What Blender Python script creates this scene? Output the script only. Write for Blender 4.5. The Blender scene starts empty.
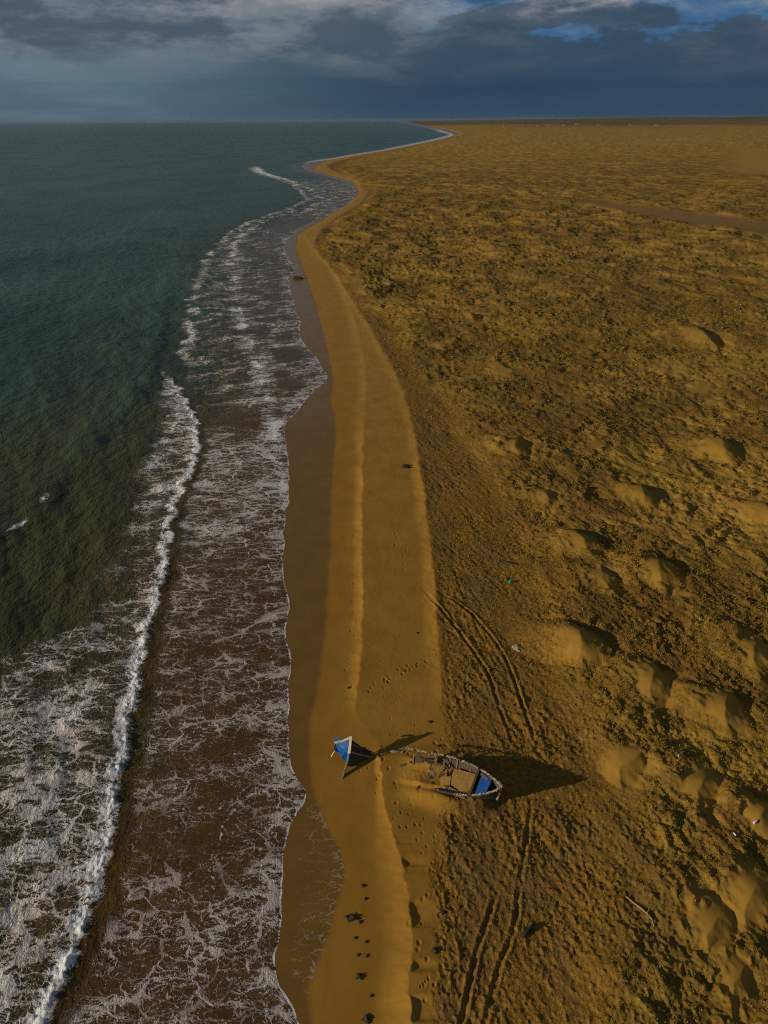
import bpy, bmesh, math, random
import numpy as np
from mathutils import Vector, Matrix, noise as mnoise

random.seed(11)
rng = np.random.default_rng(11)
S = bpy.context.scene
COL = S.collection

# ------------------------------------------------------------------ camera geometry
H = 45.0                     # drone height over the sea
F = 712.0                    # focal length in pixels of the 768 x 1024 picture
P = math.atan(391.5 / F)     # pitch below the horizon
ROLL = math.radians(.37)
CR, SR = math.cos(ROLL), math.sin(ROLL)
CP, SP = math.cos(P), math.sin(P)

def at(px, py, z=0.0):
    """world point at height z seen at a picture position (used to measure the place)"""
    u = (px - 384) / F; v = -(py - 512) / F
    u2 = u * CR + v * SR; v2 = -u * SR + v * CR
    d = (u2, CP + v2 * SP, -SP + v2 * CP)
    t = (z - H) / d[2]
    return d[0] * t, d[1] * t

def survey(x, y):
    """survey coordinates of ground points: the chart in which the shore lines were measured"""
    yy = np.maximum(y, 18.0)
    dep = yy * CP + H * SP
    u2 = x / dep * F; v2 = (yy * SP - H * CP) / dep * F
    return 384 + u2 * CR - v2 * SR, 512 - (u2 * SR + v2 * CR), dep / F

# ------------------------------------------------------------------ numeric helpers
GT = np.array([(math.cos(a), math.sin(a)) for a in np.arange(256) * 2 * math.pi / 256])
def pn(x, y, seed=0):
    """gradient noise, about -0.7 .. 0.7"""
    x = np.asarray(x, float); y = np.asarray(y, float)
    ix = np.floor(x); iy = np.floor(y)
    fx = x - ix; fy = y - iy
    ix = ix.astype(np.int64); iy = iy.astype(np.int64)
    sx = fx * fx * fx * (fx * (fx * 6 - 15) + 10); sy = fy * fy * fy * (fy * (fy * 6 - 15) + 10)
    def g(dx, dy):
        h = ((ix + dx) * 374761393 + (iy + dy) * 668265263 + seed * 974634777) & 0xffffffff
        h = ((h ^ (h >> 13)) * 1274126177) & 0xffffffff
        t = GT[((h ^ (h >> 16)) >> 8) & 255]
        return t[..., 0] * (fx - dx) + t[..., 1] * (fy - dy)
    a = g(0, 0); b = g(1, 0); c = g(0, 1); d = g(1, 1)
    ab = a + (b - a) * sx; cd = c + (d - c) * sx
    return ab + (cd - ab) * sy
def fbm(x, y, octaves=3, seed=0):
    s = 0; a = 1.0
    for k in range(octaves):
        s = s + a * pn(x * 2 ** k, y * 2 ** k, seed + 17 * k); a *= .5
    return s
def ss(a, b, x):
    t = np.clip((x - a) / (b - a), 0, 1)
    return t * t * (3 - 2 * t)
T_AX = np.linspace(math.log(.4), math.log(1200), 3000)
def curve(pts):
    """smooth line given as (py, px) rows of the chart -> px as a function of py"""
    pts = sorted(pts)
    a = np.array(pts, float)
    v = np.interp(np.exp(T_AX) + 115, a[:, 0], a[:, 1])
    k = np.exp(-np.linspace(-2.5, 2.5, 15) ** 2 / 2); k /= k.sum()
    v = np.convolve(np.pad(v, 7, mode='edge'), k, mode='valid')
    return lambda py: np.interp(np.log(np.maximum(py - 115, .4)), T_AX, v)
def table(pts):
    a = np.array(sorted(pts), float)
    return lambda py: np.interp(py, a[:, 0], a[:, 1])

# ------------------------------------------------------------------ chart of the shore
W = curve([(1100, 306), (1024, 299), (1000, 288), (985, 276), (965, 274), (940, 277), (915, 279), (900, 279), (880, 281), (850, 284), (830, 288),
           (815, 293), (803, 302), (797, 307), (790, 304), (780, 297), (768, 291), (755, 290), (740, 287), (720, 286), (690, 288), (668, 290), (650, 287),
           (630, 286), (610, 288), (590, 286), (560, 283), (530, 284), (500, 289), (480, 291), (465, 287), (440, 285), (425, 287), (412, 300), (400, 309),
           (390, 318), (383, 328), (376, 331), (366, 322), (358, 318), (350, 309), (340, 303), (330, 303), (322, 300), (310, 294), (298, 291), (285, 289),
           (272, 291), (266, 297), (260, 289), (248, 283), (240, 287), (230, 298), (222, 312), (214, 330), (207, 344), (200, 353), (193, 356), (187, 353),
           (181, 343), (175, 322), (170, 306), (166, 301), (162, 312), (158, 340), (154, 362), (150, 388), (145, 412), (141, 432), (138, 444),
           (136, 452), (134, 455), (132, 446), (130, 440), (127, 425), (124, 410), (122, 400), (120.5, 392), (116, 386)])
E_ = curve([(1100, 318), (1024, 312), (1000, 306), (985, 309), (950, 322), (920, 335), (900, 340), (880, 343), (865, 341), (850, 337), (826, 326), (800, 317), (770, 310), (740, 309),
            (715, 312), (680, 318), (650, 323), (600, 327), (560, 330), (500, 331), (460, 333), (440, 336), (420, 335), (400, 330), (380, 333), (350, 327),
            (330, 322), (300, 314), (270, 303), (250, 296), (235, 297), (205, 347), (193, 359), (182, 352), (170, 312), (160, 327), (150, 391), (142, 430), (137, 450), (134, 459), (130, 446), (124, 415), (116, 391)])
B1 = curve([(1100, 408), (1024, 409), (985, 411), (950, 411), (900, 408), (880, 404), (850, 397), (820, 388), (797, 382), (770, 380), (745, 379), (715, 354), (680, 359),
            (640, 362), (600, 363), (560, 362), (500, 362), (440, 363), (410, 365), (380, 366), (350, 362), (330, 357), (310, 351), (290, 343), (270, 334),
            (250, 314), (235, 305), (205, 351), (193, 363), (182, 358), (170, 320), (160, 333), (150, 394), (142, 433), (137, 453), (134, 462), (130, 450), (124, 418), (116, 394)])
V = curve([(1100, 425), (1024, 428), (980, 430), (920, 432), (880, 430), (840, 434), (800, 440), (770, 445), (745, 443), (715, 441), (680, 440), (650, 438), (600, 435), (560, 431), (530, 427),
           (500, 424), (480, 420), (450, 416), (430, 412), (410, 407), (390, 401), (370, 392), (350, 380), (330, 370), (310, 356), (290, 344), (270, 331), (255, 318), (243, 313), (230, 320),
           (215, 340), (205, 358), (193, 368), (182, 361), (170, 330), (166, 326), (160, 343), (150, 398), (142, 436), (137, 456), (134, 466), (130, 452), (124, 420), (116, 398)])
DN = curve([(1100, 560), (1024, 565), (900, 570), (820, 590), (760, 590), (700, 560), (620, 530), (560, 515), (500, 490), (440, 455), (400, 432), (350, 395), (300, 352), (250, 318), (230, 322),
            (205, 362), (193, 371), (170, 336), (160, 350), (150, 402), (137, 460), (124, 424), (116, 400)])
F1 = curve([(1100, 0), (1024, 32), (985, 55), (950, 74), (900, 93), (850, 104), (800, 113), (750, 124), (700, 132), (650, 143), (620, 150), (590, 158), (560, 163), (530, 168), (500, 178),
            (480, 187), (460, 193), (430, 197), (410, 191), (395, 181), (382, 172), (372, 166), (360, 160), (300, 158), (116, 158)])
F0 = curve([(1100, -700), (700, -220), (600, -90), (560, -38), (540, -6), (529, 18), (515, 33), (500, 45), (485, 54), (470, 64), (440, 95), (410, 125), (380, 147), (350, 155), (320, 160), (300, 166),
            (270, 178), (250, 190), (235, 205), (116, 260)])
F2 = curve([(1100, 290), (540, 285), (520, 284), (490, 283), (440, 278), (420, 276), (390, 268), (365, 258), (340, 247), (310, 238), (285, 233), (260, 232), (245, 237), (232, 246), (222, 262), (214, 285), (208, 310), (203, 322),
            (198, 321), (190, 312), (184, 300), (179, 285), (175, 270), (172, 262), (168, 258), (116, 250)])
F3 = curve([(1100, 170), (430, 200), (400, 195), (380, 180), (360, 185), (340, 190), (300, 195), (280, 200), (260, 208), (245, 218), (232, 232), (220, 255), (210, 285), (200, 308), (190, 300), (184, 292), (178, 268), (116, 255)])

TRACKS = [curve([(590, 418), (600, 428), (615, 440), (635, 457), (655, 472), (675, 485), (695, 494), (715, 501), (735, 509), (750, 514)]),
          curve([(588, 420), (597, 436), (610, 458), (622, 473), (640, 489), (660, 503), (685, 514), (705, 520), (725, 528), (750, 536)]),
          curve([(890, 498), (905, 494), (930, 485), (960, 476), (1000, 467), (1024, 461), (1100, 447)]),
          curve([(800, 531), (830, 527), (860, 523), (890, 519), (920, 516), (950, 508), (985, 495), (1024, 485), (1100, 465)]),
          curve([(560, 446), (580, 455), (600, 462), (640, 480), (680, 500)]),
          curve([(715, 458), (800, 505), (850, 512), (900, 500)])]
TRK = [(590, 752, .15), (592, 752, .15), (893, 1100, .12), (795, 1100, .085), (555, 690, .05), (790, 900, .05)]

YS = np.concatenate([np.linspace(18, 200, 3000), np.geomspace(200.2, 90000, 3000)])
def world_dist(c, x, y, px, py, mpp, cap=6.0):
    """signed distance in metres from a charted line (positive landward)"""
    return (px - c(py)) * mpp / line_len(c, y, cap)
_cache = {}
def line_len(c, y, cap):
    if id(c) not in _cache:
        # position of the line at every forward distance (one fixed point step for the roll)
        xs = np.zeros_like(YS)
        for _ in range(3):
            px, py, m = survey(xs, YS)
            xs = xs + (c(py) - px) * m
        _cache[id(c)] = np.gradient(xs, YS)
    s = np.clip(np.abs(np.interp(y, YS, _cache[id(c)])), 0, cap)
    return np.sqrt(1 + s * s)

# boat frame (used for the sand inside it as well)
BX0, BY0 = at(404, 770, .3); BX1, BY1 = at(500.5, 787, 2.0)
BYAW = math.atan2(BY1 - BY0, BX1 - BX0); BLEN = math.hypot(BX1 - BX0, BY1 - BY0)

DUNES = [  # chart position of the crest, length and width in metres, height, turn in degrees
    (578, 548, 6, 3.4, 1.5, -14), (600, 586, 6, 2.8, 1.5, -18), (656, 580, 6.5, 3.0, 1.9, -38), (578, 650, 6.5, 3.0, 2.0, -30), (650, 688, 5.5, 2.6, 1.6, -35),
    (722, 715, 6, 3.0, 1.5, -35), (515, 452, 7.5, 4, 1.9, -25), (628, 765, 5, 2.2, 1.3, -60), (700, 790, 5, 2.2, 1.4, -60),
    (759, 822, 4.5, 2.4, 1.4, -60), (712, 930, 5, 2, 1.2, -60), (640, 500, 6, 4, 1.2, -30), (720, 455, 9, 5, 1.7, -30),
    (700, 340, 12, 7, 1.9, -20), (470, 320, 10, 6, 1.6, -15), (750, 660, 5, 2.6, 1.3, -40),
    (750, 900, 4.5, 2, 1.4, -60), (735, 985, 4, 2, 1.1, -60),
    (545, 500, 5, 3, 1.0, -25), (765, 520, 7, 3.5, 1.4, -35)]

PITS = []
def trail(pts, n, jit=3, d=.09, rr=.17):
    d *= .75; rr = rr * .62; n = int(n * 1.35)
    a = np.array(pts, float); t = np.linspace(0, len(a) - 1, n)
    for s in t:
        i = min(int(s), len(a) - 2); q = a[i] + (a[i + 1] - a[i]) * (s - i)
        PITS.append((q[0] + random.gauss(0, jit), q[1] + random.gauss(0, jit), d * random.uniform(.6, 1.2), rr * random.uniform(.7, 1.3)))
trail([(372, 688), (395, 672), (410, 664), (436, 655)], 22, 2.5)
trail([(388, 440), (390, 452), (394, 465), (398, 480)], 9, 1.5)
trail([(394, 535), (402, 545), (405, 555), (402, 570)], 10, 3)
trail([(356, 460), (358, 520), (352, 550), (358, 600), (352, 640), (350, 700)], 46, 3.5, .08, .14)
trail([(368, 610), (380, 640), (392, 690), (400, 720), (396, 745)], 40, 12, .05, .12)
trail([(366, 755), (400, 770), (410, 800), (440, 830), (430, 880), (428, 940), (440, 1000)], 60, 14, .06, .15)
trail([(330, 395), (360, 402), (372, 410)], 9, 5, .05, .2)
trail([(342, 300), (352, 318), (368, 345), (380, 372), (388, 400), (400, 430)], 50, 6, .08, .3)
trail([(430, 740), (470, 735), (450, 752), (520, 745)], 22, 6, .08, .18)

def lobes(y):
    """scalloped reach of the last waves on the sand"""
    a = .8 + 1.6 * ss(70, 170, y)
    k = 1 + .9 * ss(80, 200, y)
    return a * (.55 * pn(y / (4.3 * k), y * 0 + 3.3, 5) + .55 * np.abs(pn(y / (2.9 * k), y * 0 + 8.1, 6)) + .20 * np.abs(pn(y / 1.1, y * 0 + 1.7, 7)) - .12)

def terrain(x, y, full=False):
    px, py, mpp = survey(x, y)
    near = 1 - ss(150, 420, y)
    dW = world_dist(W, x, y, px, py, mpp)
    dW = dW + lobes(y) * near
    dE = world_dist(E_, x, y, px, py, mpp) + .35 * pn(y / 2.6, x / 8, 9) * near
    d1 = world_dist(B1, x, y, px, py, mpp) + (.34 * pn(y / 3.1, y * 0, 12) + .22 * pn(y / .8, x / 2, 13) + .10 * pn(y / .3, x / .8, 11)) * near
    dV = world_dist(V, x, y, px, py, mpp) + (.35 * pn(y / 2.6, y * 0, 15) + .22 * pn(x / .7, y / .8, 14) + .1 * pn(x / .3, y / .3, 16)) * near
    dD = world_dist(DN, x, y, px, py, mpp)
    w1 = np.clip(dW - d1, .5, 60)                       # width of the beach face
    z = np.where(dW < 0, np.maximum(.05 * dW, -.6), np.minimum(.035 * dW, .035 * w1 + .006 * (dW - w1)))
    z = np.minimum(z, 2.2 + .0 * z)
    h1 = table([(100, .1), (300, .06), (350, .08), (420, .13), (470, .34), (640, .36), (690, .26), (715, .10), (735, .01), (748, .02), (760, .20), (810, .25), (870, .40), (1100, .44)])(py)
    lo = ss(775, 800, py)
    bw = table([(100, 1.9), (440, 1.7), (480, 1.2), (700, 1.2), (730, 1.5), (760, .45), (800, .6), (860, 1.9), (1100, 2.2)])(py)
    h1 = h1 * (.85 + .6 * pn(y / 6, y * 0 + 4.4, 78) * near)
    z = z + h1 * np.clip((d1 + bw) / bw, 0, 1) ** 1.9 - .02 * np.clip(d1 / 2, 0, 1)
    drop = .17 * lo * ss(-.02, .25, pn(y / 1.9, y * 0, 77) + .18 * pn(y / .5, y * 0, 76)) * ss(825, 860, py)
    z = z - drop * ss(.02, .35, d1) + drop * .9 * ss(.5, 2.2, d1)
    h2 = table([(100, .1), (350, .10), (420, .18), (470, .32), (640, .30), (690, .20), (725, .04), (745, 0), (1100, 0)])(py)
    h2 = h2 * (.85 + .6 * pn(y / 7, y * 0 + 2.4, 79))
    z = z + h2 * np.clip((dV + 1.5) / 1.5, 0, 1) ** 1.8 * near - .10 * near * ss(.0, .3, h2) * ss(.05, 1.0, dV)
    R = ss(-.2, 1.0, dV)
    D = ss(-1.0, 6.0, dD + 2.5 * pn(x / 7, y / 7, 21))
    # rough trampled sand and dune field
    far = ss(90, 330, y)
    pan = ss(.30, .58, fbm(x / 9, y / 13, 3, 31) + .25 * pn(x / 1.6, y / 1.6, 32)) * D * ss(75, 120, y) * (1 - .6 * far)
    flat = ss(.9, 1.1, 1 + 0 * x)
    # darker, flattened hollow and open pan far inland
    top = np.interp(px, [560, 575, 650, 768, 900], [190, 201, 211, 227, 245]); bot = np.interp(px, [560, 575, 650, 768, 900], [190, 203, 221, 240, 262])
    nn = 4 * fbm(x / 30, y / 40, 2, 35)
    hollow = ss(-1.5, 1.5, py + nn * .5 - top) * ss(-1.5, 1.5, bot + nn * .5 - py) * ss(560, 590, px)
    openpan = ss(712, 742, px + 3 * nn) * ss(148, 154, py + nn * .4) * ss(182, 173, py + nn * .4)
    quiet = np.clip(1 - np.maximum(pan, np.maximum(hollow, openpan)), 0, 1)
    quiet = np.maximum(quiet, .06)
    dun = np.zeros_like(z); peak = np.zeros_like(z)
    for (cx, cy, L, wd, hh, ang) in DUNES:
        wx, wy = at(cx, cy, .8)
        m = (np.abs(x - wx) < 3 * L) & (np.abs(y - wy) < 3 * L)
        if not m.any(): continue
        xs = x[m] - wx; ys = y[m] - wy
        a = math.radians(ang); p = xs * math.cos(a) + ys * math.sin(a); q = -xs * math.sin(a) + ys * math.cos(a)
        p = p + .55 * pn(xs / 2.6, ys / 2.6, int(cx) + 5) + .22 * pn(xs / .9, ys / .9, int(cy)); q = q + .8 * pn(xs / 2.9, ys / 2.9, int(cx)) + .15 * pn(xs / .8, ys / .8, int(cx) + 9)
        wq = wd * (1.0 + .3 * math.sin(cx)); hq = hh * (.80 + .16 * math.sin(cx * 3 + cy)) * (1 if cy < 740 else .66)
        pb = p + .28 * q - .22 * q * q / wq                   # brink curved, running off to the lower right
        t_ = np.clip(1 + pb / (L * 1.15), 0, 1)
        crest = np.clip(1 - (q / wq) ** 2, 0, 1) ** .9 * hq
        wind = crest * np.where(t_ < .5, 2 * t_ * t_, 1 - 2 * (1 - t_) ** 2 * 1.0)
        slip = crest - np.maximum(pb, 0) * .48
        v = np.where(pb < 0, wind, np.maximum(slip, 0))
        dun[m] = np.maximum(dun[m], v)
        nb = .9 * pn(xs / 1.9, ys / 1.9, int(cx) + 3) + .45 * pn(xs / .6, ys / .6, int(cx) + 4)
        peak[m] = np.maximum(peak[m], ss(-.50 * L, -.12 * L, pb + 1.5 * nb) * ss(.60 * L, .0, pb + 1.2 * nb) * ss(1.05, .60, np.abs(q) / wq + .30 * nb) * ss(-.95, .1, nb + .5))
    Dn = D * (1 - .9 * peak)
    hum = .62 * fbm(x / 7.5, y / 7.5, 2, 41) + .40 * np.abs(pn(x / 3.1, y / 3.1, 43)) + .20 * pn(x / 1.5, y / 1.5, 44)
    hum2 = 1.5 * fbm(x / 34, y / 34, 2, 46) + 1.2 * np.abs(pn(x / 15, y / 15, 47)) + .9 * far * pn(x / 9.5, y / 6.5, 48)
    z = z + np.maximum(D, ss(-7, -2, dD)) * dun
    z = z + Dn * quiet * (hum * .85 + hum2 * (.55 + .75 * far) * (1 - .35 * ss(350, 900, y))) + .30 * D + .30 * D * (1 - quiet) * (1 - np.maximum(hollow, openpan))
    z = z + ss(100, 1500, y) * ss(5, 80, dD) * (3.0 * fbm(x / 210, y / 210, 2, 51) + 1.0)
    sm = np.clip(quiet * (1 - peak), 0, 1)
    ax = x * .8 + y * .3; ay = y * .75 - x * .25
    rg = pn(ax / .42, ay / .95, 61) * .10 + pn(x / .24, y / .30, 62) * .055 - np.abs(pn(ax / .7, ay / 1.6, 63)) * .12 + pn(ax / 1.6, ay / 3.2, 65) * .12
    clod = np.maximum(0, pn(x / .30, y / .30, 66) - .10) * .25
    bush = np.maximum(0, pn(x / 1.15, y / 1.15, 67) + .05) * .42 + np.maximum(0, pn(x / .52, y / .52, 68)) * .26
    bushy = D * ss(-.30, .12, fbm(x / 8, y / 8, 3, 201) + .45 * fbm(x / 2.6, y / 2.6, 2, 203))
    clod = clod + bush * bushy
    z = z + R * sm * (1 - .5 * ss(350, 800, y)) * (rg + clod) * (.80 + .25 * D + .8 * pn(x / 5, y / 5, 64)) * (1 + .9 * far)
    # gentle irregularity of the bare beach
    z = z + .02 * pn(x / 2.2, y / 4, 71) * ss(.5, 3, dW) + .008 * pn(x / .5, y / .5, 72) * ss(-1.5, .5, d1)
    # wheel ruts
    rut = np.zeros_like(z)
    for c, (p0, p1, dep) in zip(TRACKS, TRK):
        t = world_dist(c, x, y, px, py, mpp)
        t = t + .12 * pn(x / 2.3, y / 2.3, 88)
        k = ss(p0, p0 + 26, py) * (1 - ss(p1 - 30, p1, py)) * np.clip(.85 + 1.1 * pn(x / 1.9, y / 1.9, 87), .15, 1.3)
        m = np.abs(t) < 1.2
        z = z + k * np.where(m, dep * (-np.exp(-(t / .12) ** 2) + .62 * np.exp(-((np.abs(t) - .27) / .10) ** 2)), 0)
        rut = np.maximum(rut, k * np.exp(-(t / .22) ** 2))
    # faint single track over the beach
    # footprints and scuffs
    if full or True:
        mm = (y < 260) & (dW > 0) & (dD < 3)
        xs, ys = x[mm], y[mm]; acc = np.zeros_like(xs)
        for (cx, cy, dep, rr) in PITS:
            wx, wy = at(cx, cy, .7)
            k = (np.abs(xs - wx) < 4 * rr) & (np.abs(ys - wy) < 4 * rr)
            if k.any():
                d2 = ((xs[k] - wx) / rr) ** 2 + ((ys[k] - wy) / (rr * 1.25)) ** 2
                acc[k] += -dep * np.exp(-d2 * d2) + dep * .22 * np.exp(-(np.sqrt(d2) - 1.7) ** 2 * 4)
        z[mm] += acc
    # rising land far inland
    rise = ss(4200, 9500, y) * ss(-600, 4200, x - .055 * y + 400 * pn(x / 1500, y * 0, 81))
    z = z + rise * (36 + 10 * pn(x / 900, y / 4000, 82)) + 22 * ss(7000, 12000, y) * ss(-.02, .25, x / np.maximum(y, 1) - .03)
    # sand drifted into and against the boat
    bx = (x - BX0) * math.cos(BYAW) + (y - BY0) * math.sin(BYAW); by = -(x - BX0) * math.sin(BYAW) + (y - BY0) * math.cos(BYAW)
    s = bx / BLEN
    inside = ss(-.1, .25, s) * ss(.80, .76, s) * ss(1.45, .95, np.abs(by))
    z = z + inside * (.38 + .34 * ss(.25, .75, s) + .30 * ss(.1, 1.1, by) + .09 * pn(x / .8, y / .8, 91) + .05 * pn(x / .3, y / .3, 92))
    z = z + ss(.0, .5, s) * ss(1.0, .84, s) * np.exp(-((by + 1.75 - 1.25 * ss(.6, 1, s)) / .75) ** 2) * .78
    if not full: return z
    # surface fields
    damp = 1 - ss(-.25, .35, dE)
    semi = (1 - ss(-.5, 1.5, d1 + 2.2 + .6 * pn(y / 3, x / 6, 99))) * near
    trace = np.exp(-(np.abs(dE + .1) / .13) ** 2) * ss(780, 820, py) * (1 - ss(985, 1010, py))
    lace = np.clip(trace * 1.0 + ss(.6, .0, dE) * ss(-4, -.2, dE) * .42 * ss(780, 815, py) * (1 - ss(960, 1000, py)) + damp * .22 * ss(0, 1.2, dW), 0, 1)
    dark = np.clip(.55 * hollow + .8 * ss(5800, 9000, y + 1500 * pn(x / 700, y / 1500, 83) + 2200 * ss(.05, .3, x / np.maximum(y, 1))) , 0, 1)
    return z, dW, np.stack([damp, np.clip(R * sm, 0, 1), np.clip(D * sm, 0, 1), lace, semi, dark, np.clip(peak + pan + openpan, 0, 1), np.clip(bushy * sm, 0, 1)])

# ------------------------------------------------------------------ materials
class NT:
    def __init__(s, tree): s.t = tree; s.n = tree.nodes; s.l = tree.links
    def new(s, kind, **kw):
        n = s.n.new(kind)
        for k, v in kw.items(): setattr(n, k, v)
        return n
    def put(s, sock, v):
        if isinstance(v, bpy.types.NodeSocket): s.l.new(v, sock)
        elif isinstance(v, tuple) and len(v) == 3 and sock.type == 'RGBA': sock.default_value = (*v, 1)
        else: sock.default_value = v
    def math(s, op, a, b=0.0, c=None, clamp=False):
        n = s.new('ShaderNodeMath', operation=op, use_clamp=clamp)
        s.put(n.inputs[0], a); s.put(n.inputs[1], b)
        if c is not None: s.put(n.inputs[2], c)
        return n.outputs[0]
    def mix(s, f, a, b, mode='MIX'):
        n = s.new('ShaderNodeMix', data_type='RGBA', blend_type=mode)
        s.put(n.inputs[0], f); s.put(n.inputs[6], a); s.put(n.inputs[7], b)
        return n.outputs[2]
    def noise(s, vec, scale, detail=3, rough=.55, dist=0.0, col=False):
        n = s.new('ShaderNodeTexNoise'); n.inputs['Scale'].default_value = scale; n.inputs['Detail'].default_value = detail
        n.inputs['Roughness'].default_value = rough; n.inputs['Distortion'].default_value = dist
        if vec is not None: s.l.new(vec, n.inputs['Vector'])
        return n.outputs['Color' if col else 'Fac']
    def step(s, x, a, b, lo=0.0, hi=1.0):
        n = s.new('ShaderNodeMapRange', interpolation_type='SMOOTHSTEP')
        s.put(n.inputs[0], x); s.put(n.inputs[1], a); s.put(n.inputs[2], b); s.put(n.inputs[3], lo); s.put(n.inputs[4], hi)
        return n.outputs[0]
    def attr(s, name): return s.new('ShaderNodeAttribute', attribute_name=name).outputs['Fac']
    def mapping(s, vec, scale=(1, 1, 1), rot=(0, 0, 0), loc=(0, 0, 0)):
        n = s.new('ShaderNodeMapping'); s.l.new(vec, n.inputs[0])
        n.inputs['Location'].default_value = loc; n.inputs['Rotation'].default_value = rot; n.inputs['Scale'].default_value = scale
        return n.outputs[0]
def material(name):
    m = bpy.data.materials.new(name); m.use_nodes = True
    t = NT(m.node_tree); b = t.n['Principled BSDF']
    return m, t, b

def mat_ground():
    m, t, b = material('sand and dune soil')
    pos = t.new('ShaderNodeNewGeometry').outputs['Position']
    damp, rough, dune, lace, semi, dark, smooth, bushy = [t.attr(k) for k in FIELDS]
    big = t.noise(pos, .035, 3); mid = t.noise(pos, .35, 4); fine = t.noise(pos, 3.2, 4, .65); grain = t.noise(pos, 11, 2, .7)
    dry = t.mix(t.step(mid, .3, .7), (.318, .164, .0255), (.378, .200, .033))
    rgh = t.mix(t.step(fine, .3, .7), (.180, .095, .0165), (.340, .183, .031))
    rgh = t.mix(t.step(grain, .50, .68, 0, .70), rgh, (.085, .048, .012))
    rgh = t.mix(t.step(t.noise(t.mapping(pos, (.22, .10, 1)), 1.0, 5, .65), .46, .62, 0, .65), rgh, (.165, .098, .034))
    rgh = t.mix(t.step(t.noise(pos, 6.5, 3, .7), .60, .72, 0, .6), rgh, (.44, .28, .075))
    dry = t.mix(t.step(t.noise(pos, 14, 2, .7), .58, .74, 0, .35), dry, (.20, .09, .016))
    dry = t.mix(t.step(t.noise(t.mapping(pos, (1.2, .35, 1)), 1.0, 4, .6), .45, .72, 0, .28), dry, (.26, .115, .020))
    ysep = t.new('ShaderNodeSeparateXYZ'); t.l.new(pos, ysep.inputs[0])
    dry = t.mix(t.step(ysep.outputs[1], 60, 190, 0, .8), dry, t.mix(t.step(mid, .3, .7), (.38, .215, .050), (.45, .262, .066)))  # dry sand paler with distance: haze put into its colour
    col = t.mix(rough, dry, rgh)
    # thin dry grass and moss colour between the tufts of the dune field
    g1 = t.math('MULTIPLY', t.step(t.noise(pos, .11, 4, .6), .40, .62), t.step(t.noise(pos, 1.3, 4, .7), .38, .62))
    col = t.mix(t.math('MULTIPLY', t.math('MULTIPLY', g1, dune), .75), col, (.19, .128, .018))
    col = t.mix(t.math('MULTIPLY', t.math('MULTIPLY', t.step(big, .50, .68), dune), .50), col, (.165, .095, .018))
    col = t.mix(t.math('MULTIPLY', t.math('MULTIPLY', t.step(t.noise(pos, .012, 3), .55, .72), dune), .5), col, (.27, .20, .024))
    bc_ = t.mix(t.step(t.noise(pos, 2.6, 4, .7), .36, .62), (.125, .080, .016), (.27, .175, .030))
    col = t.mix(t.math('MULTIPLY', t.math('MULTIPLY', bushy, t.step(t.noise(pos, .8, 4, .65), .36, .56)), .80), col, bc_)
    reg = t.noise(t.mapping(pos, (.010, .016, 1)), 1.0, 5, .62); reg2 = t.noise(t.mapping(pos, (.045, .06, 1), (0, 0, 0), (7, 3, 0)), 1.0, 5, .62)
    col = t.mix(t.math('MULTIPLY', t.math('MULTIPLY', t.step(reg, .47, .60), dune), .60), col, (.44, .252, .052))
    col = t.mix(t.math('MULTIPLY', t.math('MULTIPLY', t.step(reg2, .50, .62), dune), .55), col, (.150, .078, .020))
    col = t.mix(t.math('MULTIPLY', t.math('MULTIPLY', t.step(reg2, .47, .38), dune), .45), col, (.40, .25, .040))
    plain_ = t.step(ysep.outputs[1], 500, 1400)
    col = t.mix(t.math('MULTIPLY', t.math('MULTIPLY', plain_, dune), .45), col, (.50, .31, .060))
    col = t.mix(t.math('MULTIPLY', smooth, .65), col, (.385, .222, .041))
    # moist lower beach, wet sand
    col = t.mix(t.math('MULTIPLY', semi, .42), col, (.270, .128, .0165))
    wetc = t.mix(t.step(mid, .3, .7), (.165, .084, .0105), (.195, .102, .0135))
    col = t.mix(damp, col, wetc)
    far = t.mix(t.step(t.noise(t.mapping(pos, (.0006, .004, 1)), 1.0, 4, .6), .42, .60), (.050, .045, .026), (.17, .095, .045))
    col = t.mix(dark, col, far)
    # films of dried foam left by the last waves
    wv = t.new('ShaderNodeVectorMath', operation='ADD'); t.l.new(pos, wv.inputs[0])
    sc = t.new('ShaderNodeVectorMath', operation='SCALE'); t.l.new(t.noise(pos, .9, 3, .6, 0, True), sc.inputs[0]); sc.inputs['Scale'].default_value = 1.6
    t.l.new(sc.outputs[0], wv.inputs[1])
    vo = t.new('ShaderNodeTexVoronoi', feature='DISTANCE_TO_EDGE'); t.l.new(t.mapping(wv.outputs[0], (.5, 1.5, 1)), vo.inputs['Vector']); vo.inputs['Scale'].default_value = 1.0
    line = t.step(vo.outputs['Distance'], .05, .0)
    lm = t.math('MULTIPLY', t.step(t.math('ADD', t.math('MULTIPLY', line, .65), t.math('MULTIPLY', t.noise(pos, 2.4, 3), .5)), t.math('SUBTRACT', 1.12, t.math('MULTIPLY', lace, .75)), t.math('SUBTRACT', 1.25, t.math('MULTIPLY', lace, .75))), .55)
    col = t.mix(lm, col, (.40, .33, .27))
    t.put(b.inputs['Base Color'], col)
    ro = t.math('SUBTRACT', .95, t.math('MULTIPLY', damp, .70))
    t.put(b.inputs['Roughness'], ro)
    t.put(b.inputs['Specular IOR Level'], t.math('ADD', .12, t.math('MULTIPLY', damp, .38)))
    bump = t.new('ShaderNodeBump'); bump.inputs['Distance'].default_value = .09
    hgt = t.math('ADD', t.math('MULTIPLY', fine, 1.0), t.math('MULTIPLY', grain, .5))
    t.put(bump.inputs['Height'], hgt)
    t.put(bump.inputs['Strength'], t.math('ADD', .10, t.math('MULTIPLY', rough, .75)))
    t.l.new(bump.outputs[0], b.inputs['Normal'])
    return m

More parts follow.
